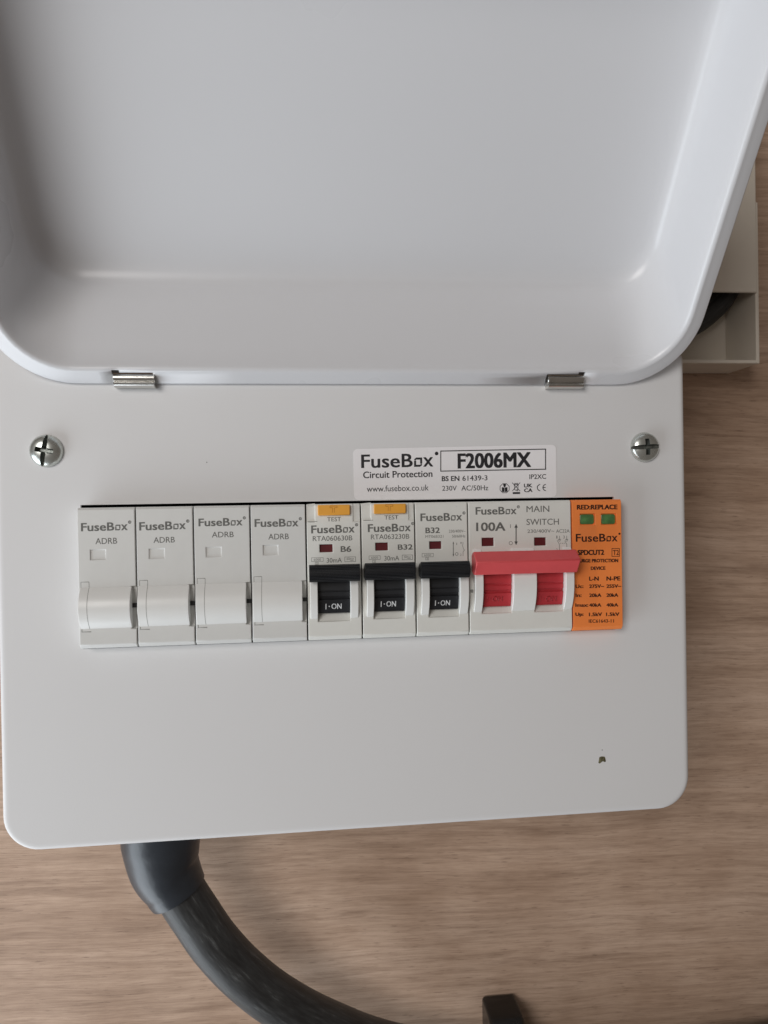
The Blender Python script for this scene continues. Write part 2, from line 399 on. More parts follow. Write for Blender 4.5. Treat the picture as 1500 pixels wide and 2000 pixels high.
p.text('230V', 863.6, 892, 949.0, 958.6, 958.1, 0.008); p.text('AC/50Hz', 901, 953.6, 948.4, 958.4, 957.6, 0.008)
# manual mark: figure with a book in a ring
p.ring(985.6, 953.6, 10.2, 1.2, n=8, a0=22.5, a1=382.5); p.disc(985.6, 947.0, 2.9)
p.poly([(983.8, 949), (987.4, 949), (987.4, 951.4), (983.8, 951.4)]); p.poly([(980.2, 951.4), (985.3, 952.3), (985.3, 961.3), (980.2, 960.3)]); p.poly([(985.9, 952.3), (991.2, 951.4), (991.2, 960.3), (985.9, 961.3)])
# crossed-out wheeled bin
p.line(1000.4, 942.8, 1015.8, 959.0, 1.2); p.line(1015.8, 942.6, 1000.4, 959.0, 1.2); p.line(1003.2, 946.2, 1013.2, 946.0, 1.5); p.line(1004.6, 944.2, 1011.8, 944.0, 1.2)
p.line(1004.3, 946.8, 1005.4, 957.2, 1.1); p.line(1012.2, 946.8, 1011.2, 957.2, 1.1); p.line(1005.4, 957.2, 1011.2, 957.0, 1.2); p.ring(1010.4, 957.6, 1.8, 0.9, n=10)
p.line(1001.4, 963.1, 1015.8, 962.8, 3.8)
p.text('UK', 1023.2, 1039.6, 944.8, 952.2, 951.9, 0.04); p.text('CA', 1023.6, 1040, 954, 961.4, 961.1, 0.04)
p.ring(1055.6, 952.4, 7.0, 1.7, 95, 265, 14); p.ring(1066.6, 952.2, 7.0, 1.7, 95, 265, 14); p.line(1060, 952.2, 1065.6, 952.1, 1.6)
p.done('lettering', 'print_dark', label)

# cover screws ----------------------------------------------------------------
def screw(name, x, y, ang, lab):
    u0, v0 = pm(x, y, 1.5)
    bm = bmesh.new(); rr = []
    for k in range(11):
        a = math.pi/2*k/10; r = 5.15*math.cos(a)**0.8 if k < 10 else 0.15; h = 0.55+2.35*math.sin(a)
        rr.append((max(r, 0.15), h))
    rings = [[(u0+r*math.cos(2*math.pi*i/40), v0+r*math.sin(2*math.pi*i/40), h) for i in range(40)] for r, h in [(4.9, 0.02), (5.25, 0.25)]+rr]
    loft(bm, rings, cap0=True, cap1=True)
    o = obj(name, bm, 'zinc', unit, smooth=40)
    o['label'] = lab
    cb = bmesh.new(); c, s = math.cos(math.radians(ang)), math.sin(math.radians(ang))
    def rot(u, v): return (u0+c*u-s*v, v0+s*u+c*v)
    def wedge(ha, hb, z0):        # slot that narrows towards its floor
        vs = []
        for z, k in ((z0, 0.45), (6.0, 1.5)):
            for du, dv in ((-ha, -hb), (ha, -hb), (ha, hb), (-ha, hb)):
                q = rot(du*(0.8 if z == z0 and ha < 4 else 1), dv*k); vs.append(cb.verts.new((q[0], q[1], z)))
        for f in ((0,1,2,3), (4,5,6,7), (0,1,5,4), (1,2,6,5), (2,3,7,6), (3,0,4,7)): cb.faces.new([vs[i] for i in f])
    wedge(6.0, 0.9, 0.6)
    cut1 = obj('cutter', cb, 'zinc', unit)
    cb = bmesh.new(); c, s = math.cos(math.radians(ang+90)), math.sin(math.radians(ang+90))
    wedge(3.2, 0.85, 0.1)
    cut2 = obj('cutter', cb, 'zinc', unit)
    for ct in (cut1, cut2):
        md = o.modifiers.new('cut', 'BOOLEAN'); md.operation = 'DIFFERENCE'; md.object = ct; md.solver = 'EXACT'
    dg = bpy.context.evaluated_depsgraph_get(); me = bpy.data.meshes.new_from_object(o.evaluated_get(dg))
    o.modifiers.clear(); o.data = me; me.name = name
    for ct in (cut1, cut2): bpy.data.objects.remove(ct)
    me.set_sharp_from_angle(angle=math.radians(28))
    # drive recess faces take a darker metal that paints in their shade
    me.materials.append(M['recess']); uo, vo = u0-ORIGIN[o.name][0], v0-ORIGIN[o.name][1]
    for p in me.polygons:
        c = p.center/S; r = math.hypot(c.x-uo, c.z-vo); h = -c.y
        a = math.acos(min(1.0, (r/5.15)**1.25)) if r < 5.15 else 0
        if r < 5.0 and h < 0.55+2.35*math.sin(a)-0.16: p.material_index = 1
    return o
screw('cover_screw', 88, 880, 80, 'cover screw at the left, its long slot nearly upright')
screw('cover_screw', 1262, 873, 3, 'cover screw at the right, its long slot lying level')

# lid ---------------------------------------------------------------------------
ALPHA = math.radians(36.0)
H0 = (0, 61.7, 2.2)
def LP(u, t, d):
    return (u, H0[1]+t*math.cos(ALPHA)+d*math.sin(ALPHA), H0[2]+t*math.sin(ALPHA)-d*math.cos(ALPHA))
LW, LT = 115.2, 153.0
NU = [-83, -78.8, -76.4, -66.0, -40, 0, 40, 64.7, 75.7, 78.1, 83]
prof = [(0, 0, 2.8), (0, 0, 1.6), (0.12, 0.12, 1.25), (0.45, 0.45, 1.05), (2.6, 2.5, 0.95), (4.5, 4.4, 0.12), (5.4, 5.2, 0.0), (6.2, 6.0, 0.55), (6.8, 6.5, 1.5), (7.6, 6.9, 3.0)]
for k in range(1, 7):
    f = k/6; prof.append((7.6+16.2*f, 6.9+2.0*f, 3.0+19.0*f))
prof += [(24.8, 9.5, 24.0), (26.4, 10.4, 25.8), (28.6, 11.8, 27.1), (31.4, 13.8, 27.8), (35.0, 16.5, 28.0), (40, 21, 28.05)]
bm = bmesh.new(); rings = []
for ib, iss, d in prof:
    hw = LW-iss; t0 = ib; t1 = LT-iss; r = max(25-iss*0.85, 9.5)
    pts = [(u, t0) for u in NU]
    for cu, ct, a in ((hw-r, t0+r, -90), (hw-r, t1-r, 0), (-hw+r, t1-r, 90), (-hw+r, t0+r, 180)):
        for i in range(13):
            th = math.radians(a+90*i/12); pts.append((cu+r*math.cos(th), ct+r*math.sin(th)))
    rings.append([LP(u, t, d) for u, t in pts])
vl = loft(bm, rings, cap1=True)
def cut(k0, k1, u0, u1):
    for k in range(k0, k1):
        for i in range(len(NU)-1):
            if NU[i] >= u0-0.01 and NU[i+1] <= u1+0.01:
                f = bm.faces.get((vl[k][i], vl[k][i+1], vl[k+1][i+1], vl[k+1][i]))
                if f: bm.faces.remove(f)
cut(0, 5, -78.8, -66.0); cut(5, 6, -78.8, -76.4); cut(0, 5, 64.7, 78.1); cut(5, 6, 75.7, 78.1)
lid = obj('lid', bm, 'lid', unit, smooth=60)
sd = lid.modifiers.new('sheet', 'SOLIDIFY'); sd.thickness = 0.9*S; sd.offset = -1
# hinges
for x0, x1 in ((222, 303), (1069, 1139)):
    ua = pm(x0, 744, 3.0)[0]; ub = pm(x1, 744, 3.0)[0]; vc = 64.0; wc = 2.6
    bm = bmesh.new()
    loft(bm, [[(u, vc+r*math.cos(2*math.pi*i/28), wc+r*math.sin(2*math.pi*i/28)) for i in range(28)] for u, r in ((ua, 1.0), (ua, 1.55), (ua+0.15, 1.7), (ub-0.15, 1.7), (ub, 1.55), (ub, 1.0))], cap0=True, cap1=True)
    hg = obj('hinge', bm, 'hinge', unit, smooth=40)
    bm = bmesh.new()
    prism(bm, [(61.0, 0.05), (61.0, 1.6), (61.1, 3.3), (61.5, 4.1), (62.1, 4.35), (62.6, 4.0), (62.7, 3.0), (62.3, 1.6), (62.2, 0.05)], ua+0.2, ub-0.1)
    obj('hinge_leaf', bm, 'hinge', hg, smooth=50)

# ------------------------------------------------------------------ the modules in the slot
FACE = 6.0
MODV = 22.4
def module(name, label, cat, k0, k1, group=None):
    u0, u1 = 18*k0-90+0.22, 18*k1-90-0.22
    e = empty(name, label, cat, ((u0+u1)/2, -MODV, FACE), group)
    return e, u0, u1
def rect(x0, y0, x1, y1, w=FACE):
    a = pm(x0, y0, w); b = pm(x1, y1, w)
    return (a[0], b[0], b[1], a[1])          # u0 u1 v0 v1
def chamfers(bm, top=0.55, bot=1.15):
    for v in bm.verts:
        if v.co.z > FACE-3:
            if v.co.y < -MODV+0.01: v.co.z -= bot
            elif v.co.y > MODV-0.01: v.co.z -= top
def body(e, u0, u1, rects, mat, bevel=0.22):
    """rects: (u0, u1, v0, v1, height)"""
    us = [u0, u1]; vs = [-MODV, -MODV+1.35, MODV-0.75, MODV]
    for r in rects: us += [min(max(r[0], u0), u1), min(max(r[1], u0), u1)]; vs += [min(max(r[2], -MODV), MODV), min(max(r[3], -MODV), MODV)]
    def h(u, v):
        z = FACE
        for r in rects:
            if r[0] < u < r[1] and r[2] < v < r[3]: z = r[4]
        return z
    bm = bmesh.new(); terrace(bm, us, vs, h, -44.0); chamfers(bm); tidy(bm)
    return obj('body', bm, mat, e, bevel=bevel)
def inlay(name, e, r, w, mat, h=0.25, bevel=0.0):
    bm = bmesh.new(); box(bm, r[0], r[1], r[2], r[3], w-0.3, w+h); return obj(name, bm, mat, e, bevel=bevel)

# blanking modules ------------------------------------------------------------
def blank(k, label, lg, adrb, pad, hump, slot):
    e, u0, u1 = module('blank_module', label, 'blanking module', k, k+1, 'white blanking modules at the left of the slot')
    pr = rect(*pad); hr = rect(*hump)
    hv0, hv1 = hr[2], hr[3]; hu0 = u0+0.45; hu1 = u1-1.35
    sr = rect(slot[0], slot[1], slot[2], slot[3])
    body(e, u0, u1, [(*pr, FACE-0.42), (hu1-0.2, u1+1, hv0-0.4, hv1+0.1, FACE-1.4)], 'blank')
    bm = bmesh.new(); prism(bm, arc_prof(hv0, hv1, FACE+0.02, 2.8, FACE-1.3, 26, 2.05), hu0, hu1)
    hp = obj('hump_cover', bm, 'cheek', e, bevel=0.12, smooth=30)
    # cut lines of the little break-out tab: hair-thin grey strips painting the shade of the gaps
    bm = bmesh.new(); su = hu0+2.75; n = 26; t = 0.075
    ar = arc_prof(hv0, hv1, FACE+0.02, 2.8, FACE-1.3, n, 2.05)[1:-1]
    for a, b in zip(ar, ar[1:]):
        bm.faces.new([bm.verts.new(q) for q in ((su-t, a[0], a[1]+0.02), (su+t, a[0], a[1]+0.02), (su+t, b[0], b[1]+0.02), (su-t, b[0], b[1]+0.02))])
    obj('tab_gap_shade', bm, 'seam', hp, smooth=0)
    bm = bmesh.new(); z = FACE+0.02
    for a, b, c, d in ((hu0+0.2, su, hv1+1.75, 0.16), (hu0+0.2, su+0.4, hv0-1.05, 0.22)): box(bm, a, b, c, c+d, z-0.1, z)
    box(bm, hu0+0.2, hu0+0.34, hv1+0.1, hv1+1.75, z-0.1, z); box(bm, su-t, su+t, hv1+0.05, hv1+1.75, z-0.1, z); box(bm, hu0+0.2, hu0+0.4, hv0-1.05, hv0-0.1, z-0.1, z)
    obj('tab_outline_shade', bm, 'seam', e, smooth=0)
    if sr[1]-sr[0] > 0: inlay('tie_slot', e, (max(sr[0], hu1+0.02), u1+0.2, sr[2], sr[3]), FACE-1.4, 'slot', 0.9)
    p = Print(FACE+0.03); p.logo(*lg, bold=0.03); p.done('logo_print', 'print', e)
    p = Print(FACE+0.03); p.text('ADRB', *adrb, bold=0.004); p.done('type_print', 'print', e)
    return e
blank(0, 'blanking module at the left end of the row, beside bare white cover', (158, 249, 1021.7, 1037.7, 1035.4), (186.3, 228.7, 1051.2, 1062.9, 1061.8), (176, 1074, 206.5, 1093), (155, 1148.5, 258, 1225.5), (257, 1179, 268, 1186.8))
blank(1, 'blanking module second from the left end of the row', (271.7, 362.5, 1020, 1036, 1033.4), (299.7, 341.3, 1049.4, 1060.5, 1059.4), (290.8, 1072, 321.3, 1090.5), (270, 1145, 371, 1220.5), (370, 1175, 382, 1182.5))
blank(2, 'blanking module third from the left, its lettering set highest', (387.5, 473.3, 1013, 1028, 1026.2), (413.7, 456.3, 1039, 1049.8, 1049), (402, 1069, 432.5, 1087.5), (383, 1141, 481, 1217), (481, 1171, 493, 1178))
blank(3, 'blanking module next to the first breaker with a black switch', (497, 582.5, 1014, 1029.2, 1028), (524, 564, 1042.8, 1053.8, 1053), (513.7, 1065.3, 543.3, 1083.7), (495, 1137.5, 591, 1212), (591, 1168, 600, 1174.5))

# breakers with black toggles ---------------------------------------------------
def toggle_set(e, u0, u1, cheeks, drums, vdrum, vrec, mat, vt=1.7):
    """cheeks / drums: (u0, u1); vdrum, vrec: lower ends of the drum and of its recess"""
    for a, b, lo in cheeks:
        bm = bmesh.new(); prism(bm, arc_prof(lo, vt+(2.2 if vt > 3 else 0.7), FACE+0.05, 2.9, FACE-2.0, 26, 2.4), a, b)
        obj('cheek', bm, 'cheek', e, bevel=0.18, smooth=30)
    outs = []
    for a, b in drums:
        # floor of the recess slopes up to the face below the drum
        bm = bmesh.new(); prism(bm, [(vrec-0.02, FACE-4.2), (vrec-0.02, FACE-0.95), (vdrum+1.5, FACE-3.2), (vdrum+1.5, FACE-4.2)], a, b)
        obj('recess_floor', bm, 'plastic', e)
        vg1 = vdrum+4.55; vg0 = vdrum+5.75            # the groove above the lettered pad
        vm, hh = (vdrum+vt)/2, (vt-vdrum)/2
        def z(v): return FACE-1.0+1.7*(1-abs((v-vm)/hh)**2.2)
        pr = [(vdrum, FACE-3.6)]
        n = 26
        for i in range(n+1):
            v = vdrum+(vt-vdrum)*i/n
            pr.append((v, z(v)))
        pr = [q for q in pr if not (vg1-0.05 < q[0] < vg0+0.05) ] 
        ins = [(vg1, z(vg1)), (vg1+0.12, z(vg1)-0.65), (vg0-0.12, z(vg0)-0.55), (vg0, z(vg0)-0.10), (vg0+1.35, z(vg0+1.35)-0.10), (vg0+1.5, z(vg0+1.5)-0.4), (vg0+1.75, z(vg0+1.75)-0.4)]
        pr = [pr[0]]+sorted([q for q in pr[1:] if not (vg0 < q[0] < vg0+1.8)]+ins, key=lambda q: q[0])+[(vt, FACE-3.6)]
        bm = bmesh.new(); prism(bm, pr, a+0.12, b-0.12)
        outs.append((obj('toggle', bm, mat, e, smooth=22), z))
    return outs
def ribbed_handle(parent, x0, yt, x1, yb):
    wf = FACE+7.6
    a, vt = pm(x0, yt+3.5, wf-0.6); b, vb = pm(x1, yb, wf-0.4)
    pr = [(vb+0.5, FACE+1.0), (vb, wf-1.7)]
    n = 11; L = vt-vb
    for i in range(n):
        f0, f1 = i/n, (i+0.6)/n
        zc = lambda f: wf-1.5+1.5*(1-abs(2*f-1)**2.6)
        pr += [(vb+L*f0+0.02, zc(f0)-0.32), (vb+L*(f0+0.12/n), zc(f0)), (vb+L*f1, zc(f1)), (vb+L*(f1+0.12/n), zc(f1)-0.32)]
    pr += [(vt, wf-1.7), (vt-1.1, FACE+2.2), (vt-2.2, FACE+0.6)]
    bm = bmesh.new(); prism(bm, pr, a, b)
    o = obj('handle_bar', bm, 'black', parent, smooth=25)
    return o
def surf_text(parent, s, x0, x1, yt, yb, zf, mat, bold=0.0, lift=0.04):
    """lettering laid on the curved drum"""
    p = Print(FACE+1.2); p.text(s, x0, x1, yt, yb, None, bold)
    for v in p.bm.verts: v.co.z = zf(v.co.y)+lift
    return p.done('lettering', mat, parent)
def breaker(name, label, cat, k, cheekx, drumx, ch_bot, d_bot, r_bot, handle, ion, flag, btn=None, group=None):
    e, u0, u1 = module(name, label, cat, k, k+1, group)
    f = lambda x, y=1170: pm(x, y, FACE)[0]
    fv = lambda y, x=700: pm(x, y, FACE)[1]
    xc = (drumx[0]+drumx[1])/2
    vch, vd, vr = pm(xc, ch_bot, FACE)[1], pm(xc, d_bot, FACE)[1], pm(xc, r_bot, FACE)[1]
    du0, du1 = f(drumx[0]), f(drumx[1])
    fl = rect(*flag)
    rects = [(du0, du1, vr, 2.0, FACE-4.0), (*fl, FACE-1.1)]
    if btn:
        br = rect(*btn)
        sv = pm(xc, btn[3]+13.6, FACE)[1]; su0 = br[0]-0.95; su1 = br[1]+1.05
        rects += [(u0-1, su0, sv, MODV+1, FACE-0.55), (su1, u1+1, sv, MODV+1, FACE-0.55)]
    body(e, u0, u1, rects, 'plastic')
    inlay('status_flag', e, (fl[0]+0.02, fl[1]-0.02, fl[2]+0.02, fl[3]-0.02), FACE-1.1, 'flag', 0.2)
    if btn:
        bm = bmesh.new(); box(bm, br[0], br[1], br[2], min(br[3], MODV-0.3), FACE-0.2, FACE+1.2)
        tb = obj('test_button', bm, 'amber', e, bevel=0.25)
        x0, y0, x1, y1 = btn; xm = (x0+x1)/2-1; q = Print(FACE+1.22); yt, yb = y0+5.0, y1-4.5
        for a in ((xm-6.5, yt, xm+7.5, yt-.2, 0.9), (xm-6.5, yt, xm-6.5, yt+3, 0.9), (xm+7.5, yt, xm+7.5, yt+3, 0.9), (xm-6.5, yt+3.2, xm-1.6, yt+3.1, 0.9), (xm+2.2, yt+3.1, xm+7.5, yt+3, 0.9), (xm-1.6, yt+3.2, xm-1.6, yb, 0.9), (xm+2.2, yt+3.2, xm+2.2, yb, 0.9)): q.line(*a)
        q.done('moulded_letter', 'amber_line', tb)
    (tg, z), = toggle_set(e, u0, u1, [(f(cheekx[0]), f(cheekx[1]), vch), (f(cheekx[2]), f(cheekx[3]), vch)], [(du0, du1)], vd, vr, 'black')
    ribbed_handle(tg, *handle)
    surf_text(tg, 'I', ion[0], ion[0]+1.6, ion[2], ion[3], z, 'print_white', 0.0)
    q = Print(FACE+1.2); W = ion[1]-ion[0]; q.disc(ion[0]+W*0.235, (ion[2]+ion[3])/2-0.3, 1.25, 10)
    q.text('ON', ion[0]+W*0.37, ion[1], ion[2]-0.4, ion[3]-0.4, None, 0.012)
    for v in q.bm.verts: v.co.z = z(v.co.y)+0.04
    q.done('lettering', 'print_white', tg)
    return e
def wave_box(p, x0, y0, x1, y1):
    p.frame(x0, y0, x1, y1, 0.8)
    h = y1-y0; w = x1-x0
    for oy in (0.36, 0.66):
        pts = [(x0+w*(0.18+0.64*i/12), y0-0.3+h*oy-math.sin(2*math.pi*i/12)*h*0.11) for i in range(13)]
        for a, b in zip(pts, pts[1:]): p.line(*a, *b, 1.0)
def thousand_box(p, x0, y0, x1, y1):
    p.frame(x0, y0, x1, y1, 0.7); w = x1-x0
    p.text('6000', x0+w*0.2, x1-w*0.2, y0+1.4, y1-1.5, None, 0.0)
    xm = x0+w*0.45; p.frame(xm-3.2, y1+1.2, xm+3.2, y1+6, 0.6); p.text('3', xm-1.2, xm+1.2, y1+2, y1+5.2)

G2 = 'combined breakers with an amber test button'
e = breaker('residual_current_breaker', 'breaker with amber test button and black toggle, marked B6', 'circuit breaker', 4, (606, 620.5, 683.8, 699.5), (620.5, 683.8), 1208, 1198, 1213.5,
            (603.6, 1100.5, 704, 1135.5), (636, 667.5, 1180.0, 1191.3), (624, 1063.5, 650, 1078.5), (620.4, 983.6, 683.3, 1005.8), G2)
p = Print(FACE+0.03); p.logo(607.6, 692.4, 1026.4, 1041.8, 1040, 0.028); p.done('logo_print', 'print', e)
p = Print(FACE+0.03); p.text('TEST', 638.8, 666, 1010.2, 1018.6, None, 0.006); p.text('RTA060630B', 610.8, 688, 1047.2, 1057.0, 1055.4, 0.004); p.text('B6', 665.2, 686, 1066.6, 1078.2, None, 0.03)
p.text('30mA', 638, 667.6, 1089.8, 1099, None, 0.004); p.done('rating_print', 'print', e)
p = Print(FACE+0.03); thousand_box(p, 608, 1089.5, 631.6, 1096.8); wave_box(p, 673, 1087.9, 694.8, 1097); p.done('symbol_print', 'print_fine', e)
bm = bmesh.new(); a, v0 = pm(600.5, 1019, FACE); b, _ = pm(620, 1018.6, FACE); box(bm, a, b, v0-0.07, v0+0.10, FACE-0.2, FACE+0.02); obj('seam', bm, 'seam', e)

e = breaker('residual_current_breaker', 'breaker with amber test button, marked B32, under the printed label', 'circuit breaker', 5, (716, 729.5, 791, 807.5), (729.5, 791), 1203.5, 1194.5, 1208.2,
            (713.2, 1097, 812.4, 1131.5), (744.4, 774.2, 1175.2, 1186.6), (733, 1060.2, 758, 1075.2), (729.7, 980.8, 792, 1002.6), G2)
p = Print(FACE+0.03); p.logo(718.3, 802, 1024, 1039.2, 1037.4, 0.028); p.done('logo_print', 'print', e)
p = Print(FACE+0.03); p.text('TEST', 750.8, 778, 1006.7, 1014.8, None, 0.006); p.text('RTA063230B', 724.4, 799.3, 1044, 1053.6, 1052.2, 0.004); p.text('B32', 776.9, 806, 1063.4, 1073.9, None, 0.03)
p.text('30mA', 750.5, 779.6, 1085.8, 1095, None, 0.004); p.done('rating_print', 'print', e)
p = Print(FACE+0.03); thousand_box(p, 720.4, 1085.8, 743, 1093); wave_box(p, 785.2, 1084.2, 806, 1093.3); p.done('symbol_print', 'print_fine', e)
bm = bmesh.new(); a, v0 = pm(709.5, 1016.4, FACE); b, _ = pm(729, 1016, FACE); box(bm, a, b, v0-0.07, v0+0.10, FACE-0.2, FACE+0.02); obj('seam', bm, 'seam', e)

e = breaker('miniature_breaker', 'narrow breaker without test button, black toggle, left of the red main switch', 'circuit breaker', 6, (821.5, 837, 896, 913), (837, 896), 1200, 1190.6, 1204.8,
            (823, 1094.5, 919, 1128.4), (851, 880.3, 1173.6, 1184.4), (838.5, 1057.6, 862.6, 1072.2))
p = Print(FACE+0.03); p.logo(821, 902.3, 1003, 1017.8, 1016.4, 0.028); p.done('logo_print', 'print', e)
p = Print(FACE+0.03); p.text('B32', 830.8, 859, 1030.4, 1041.6, None, 0.03); p.done('rating_print', 'print', e)
p = Print(FACE+0.03); p.text('MT06B321', 830.8, 866, 1045.4, 1050.8); p.text('230/400V~', 876.6, 909, 1034.8, 1040.4, None, 0.006); p.text('50/60Hz', 883, 909, 1044.7, 1050.0, None, 0.006)
p.line(885.4, 1059, 885.4, 1085.6, 1.5); p.poly([(885.4, 1057.5), (886.8, 1062), (884, 1062)]); p.poly([(885.4, 1087), (886.8, 1082), (884, 1082)])
p.line(892, 1060, 892, 1064.6, 1.1); p.ring(892, 1082, 3.2, 1.0, n=16)
p.text('1', 899.6, 901.2, 1058.5, 1062); p.line(904.2, 1058.5, 904.2, 1063.5, 0.8); p.line(902.4, 1063, 905.4, 1072.5, 0.8); p.line(905.4, 1072.5, 907.4, 1074.5, 0.8); p.line(907.4, 1074.5, 904.4, 1077.5, 0.8); p.line(904.4, 1077.5, 904.4, 1086, 0.8); p.text('2', 898.8, 901.2, 1081.5, 1085.4)
thousand_box(p, 824, 1081, 846.6, 1087.8); p.done('symbol_print', 'print_fine', e)
p = Print(FACE+0.03); p.poly([(888.5, 986.5), (893, 989), (889.5, 992), (891, 989.4)]); p.done('scuff', 'print_white', e)

# main switch ---------------------------------------------------------------------
e, u0, u1 = module('main_switch', 'two-pole main switch with a red handle bar across its width', 'main switch', 7, 9)
f = lambda x, y=1160: pm(x, y, FACE)[0]
vch, vd, vr = pm(1010, 1193, FACE)[1], pm(1010, 1183.8, FACE)[1], pm(1010, 1196.5, FACE)[1]
f1 = rect(941, 1050.6, 965, 1066.6); f2 = rect(1043.6, 1050, 1067, 1065.6)
D = [(f(941), f(999)), (f(1044), f(1100))]
body(e, u0, u1, [(D[0][0], D[0][1], vr, 4.6, FACE-4), (D[1][0], D[1][1], vr, 4.6, FACE-4), (*f1, FACE-1.1), (*f2, FACE-1.1)], 'plastic')
for r in (f1, f2): inlay('status_flag', e, (r[0]+0.02, r[1]-0.02, r[2]+0.02, r[3]-0.02), FACE-1.1, 'flag', 0.2)
tgs = toggle_set(e, u0, u1, [(f(925), f(941), vch), (f(999), f(1044), vch), (f(1100), f(1116.5), vch)], D, vd, vr, 'rocker', 4.3)
wl = FACE+3.8; wm = FACE+7.9
vt = pm(1010, 1075.6, wl)[1]; vm = pm(1010, 1097, wm)[1]; vb = pm(1010, 1120.8, wl+0.6)[1]
ua = pm(925, 1098, wl)[0]; ub = pm(1125.5, 1098, wl)[0]
bm = bmesh.new(); prism(bm, [(vb+0.6, FACE+0.9), (vb, wl-0.6), (vb, wl+0.9), (vm-0.25, wm-0.05), (vm+0.25, wm-0.05), (vt, wl+0.3), (vt-0.2, wl-1.2), (vt-1.4, FACE+0.8)], ua, ub)
hb_ = obj('handle_bar', bm, 'red', e, bevel=0.3, seg=3)
for (tg, z), (x0, x1) in zip(tgs, ((952, 983), (1056, 1089))):
    W = x1-x0; q = Print(FACE+1.2)
    q.text('ON', x0+W*0.37, x1, 1165.5, 1176, None, 0.004); q.line(x0+2, 1165.5, x0+2, 1176, 1.2); q.disc(x0+W*0.24, 1171, 1.2, 10)
    g = bmesh.ops.extrude_face_region(q.bm, geom=q.bm.faces[:])
    for v in q.bm.verts: v.co.z = z(v.co.y)-0.1
    for v in [x for x in g['geom'] if isinstance(x, bmesh.types.BMVert)]: v.co.z += 0.28
    q.done('raised_lettering', 'rocker', tg)
sr = rect(918.5, 1151.5, 924.5, 1157.5); inlay('tie_slot', e, sr, FACE, 'seam', 0.03)
p = Print(FACE+0.03); p.logo(928.7, 1008.6, 990.6, 1005.2, 1004.2, 0.028); p.done('logo_print', 'print', e)
p = Print(FACE+0.03); p.text('100A', 929.8, 987, 1020.6, 1037.6, 1036.8, 0.03); p.text('MAIN', 1028.2, 1072.8, 988.2, 1000.2, 999.6, 0.004); p.text('SWITCH', 1028.2, 1091.5, 1013.5, 1025.5, 1024.8, 0.004)
p.line(1008, 1028, 1008, 1060, 2.2); p.poly([(1008, 1023), (1011.4, 1030.5), (1004.6, 1030.5)]); p.poly([(1008, 1065), (1011.4, 1057.5), (1004.6, 1057.5)]); p.done('rating_print', 'print', e)
p = Print(FACE+0.03); p.text('230/400V~', 1030, 1082.7, 1034.2, 1041, None, 0.01); p.text('AC22A', 1086, 1112.4, 1034, 1040.6, None, 0.006)
p.line(997, 1024, 997, 1031.2, 1.2); p.ring(997.6, 1060.7, 3.8, 1.0, n=18)
for x in (1092.7, 1106.9):
    p.ring(x, 1055.4, 2.1, 0.8, n=12); p.line(x-3, 1053.2, x+3, 1053.2, 0.9); p.line(x, 1046.3, x, 1053, 0.9)
p.text('1', 1086.6, 1088.6, 1046.2, 1051.8); p.text('3', 1099.8, 1103, 1046.2, 1051.8)
p.line(1088, 1055, 1092.4, 1063, 0.9); p.line(1092.6, 1063, 1092.8, 1076, 0.9); p.line(1103, 1056, 1107, 1063, 0.9); p.line(1107, 1063, 1107.3, 1076, 0.9)
for x in (1093.2, 1097.2, 1101.2): p.line(x, 1061.1, x+2.8, 1061, 0.9)
p.text('2', 1086.4, 1089, 1071.2, 1075.5); p.text('4', 1100.6, 1103.4, 1071.2, 1075.5); p.done('symbol_print', 'print_fine', e)

# surge protector -----------------------------------------------------------------
e, u0, u1 = module('surge_protector', 'orange surge protection device at the right end of the row', 'surge protector', 9, 10)
u1 = 89.75
g1 = rect(1132.5, 1003.5, 1163, 1025); g2 = rect(1174, 1003.3, 1204.5, 1024.6)
body(e, u0, u1, [(*g1, FACE-0.9), (*g2, FACE-0.9)], 'orange', bevel=0.35)
for r in (g1, g2):
    bm = bmesh.new(); c = [(u, v) for u, v in rrect(r[0]+0.25, r[1]-0.25, r[2]+0.25, r[3]-0.25, 0.7, 4)]
    loft(bm, [[(u, v, FACE-1.1) for u, v in c], [(u, v, FACE-0.62) for u, v in c], [(u*0.93+(r[0]+r[1])/2*0.07, v*0.9+(r[2]+r[3])/2*0.1, FACE-0.5) for u, v in c]], cap1=True)
    obj('status_flag', bm, 'green', e, smooth=50)
p = Print(FACE+0.03); p.logo(1124.5, 1206, 1042.8, 1058, 1057.4, 0.022, reg='dot'); p.done('logo_print', 'print_brown', e)
p = Print(FACE+0.03); B = 0.05
T = p.text
T('RED:REPLACE', 1126.6, 1206, 986, 995.4, 994.8, B); T('SPDCUT2', 1128, 1180, 1074, 1084.2, 1083.8, B); T('T2', 1197.2, 1208.6, 1074.4, 1084.0, 1083.8, 0.015)
p.frame(1194.7, 1071.3, 1210.4, 1086.6, 1.1, 0)
T('SURGE PROTECTION', 1128, 1207.5, 1091.7, 1098.6, 1098.2, B); T('DEVICE', 1153.8, 1182.5, 1106.5, 1113.2, 1113, B)
T('L-N', 1150.6, 1169.5, 1126.2, 1134.2, 1134, B); T('N-PE', 1184.3, 1211.5, 1126, 1134, 1133.7, B)
T('Uc:', 1124, 1139.6, 1141.8, 1148.6, 1148.4, B); T('275V~', 1150.6, 1180, 1141.6, 1148.6, 1148.2, B); T('255V~', 1184.3, 1213.3, 1141.4, 1148.4, 1148.0, B)
T('In:', 1124, 1136, 1159.2, 1166.2, 1166, B); T('20kA', 1150.6, 1174.6, 1159.2, 1166.2, 1166, B); T('20kA', 1184.3, 1207.5, 1159, 1166, 1165.7, B)
T('Imax:', 1123.6, 1149, 1178.5, 1185.3, 1185.1, B); T('40kA', 1150.6, 1174.4, 1178.4, 1185.2, 1185, B); T('40kA', 1184.3, 1207.3, 1178.2, 1185, 1184.8, B)
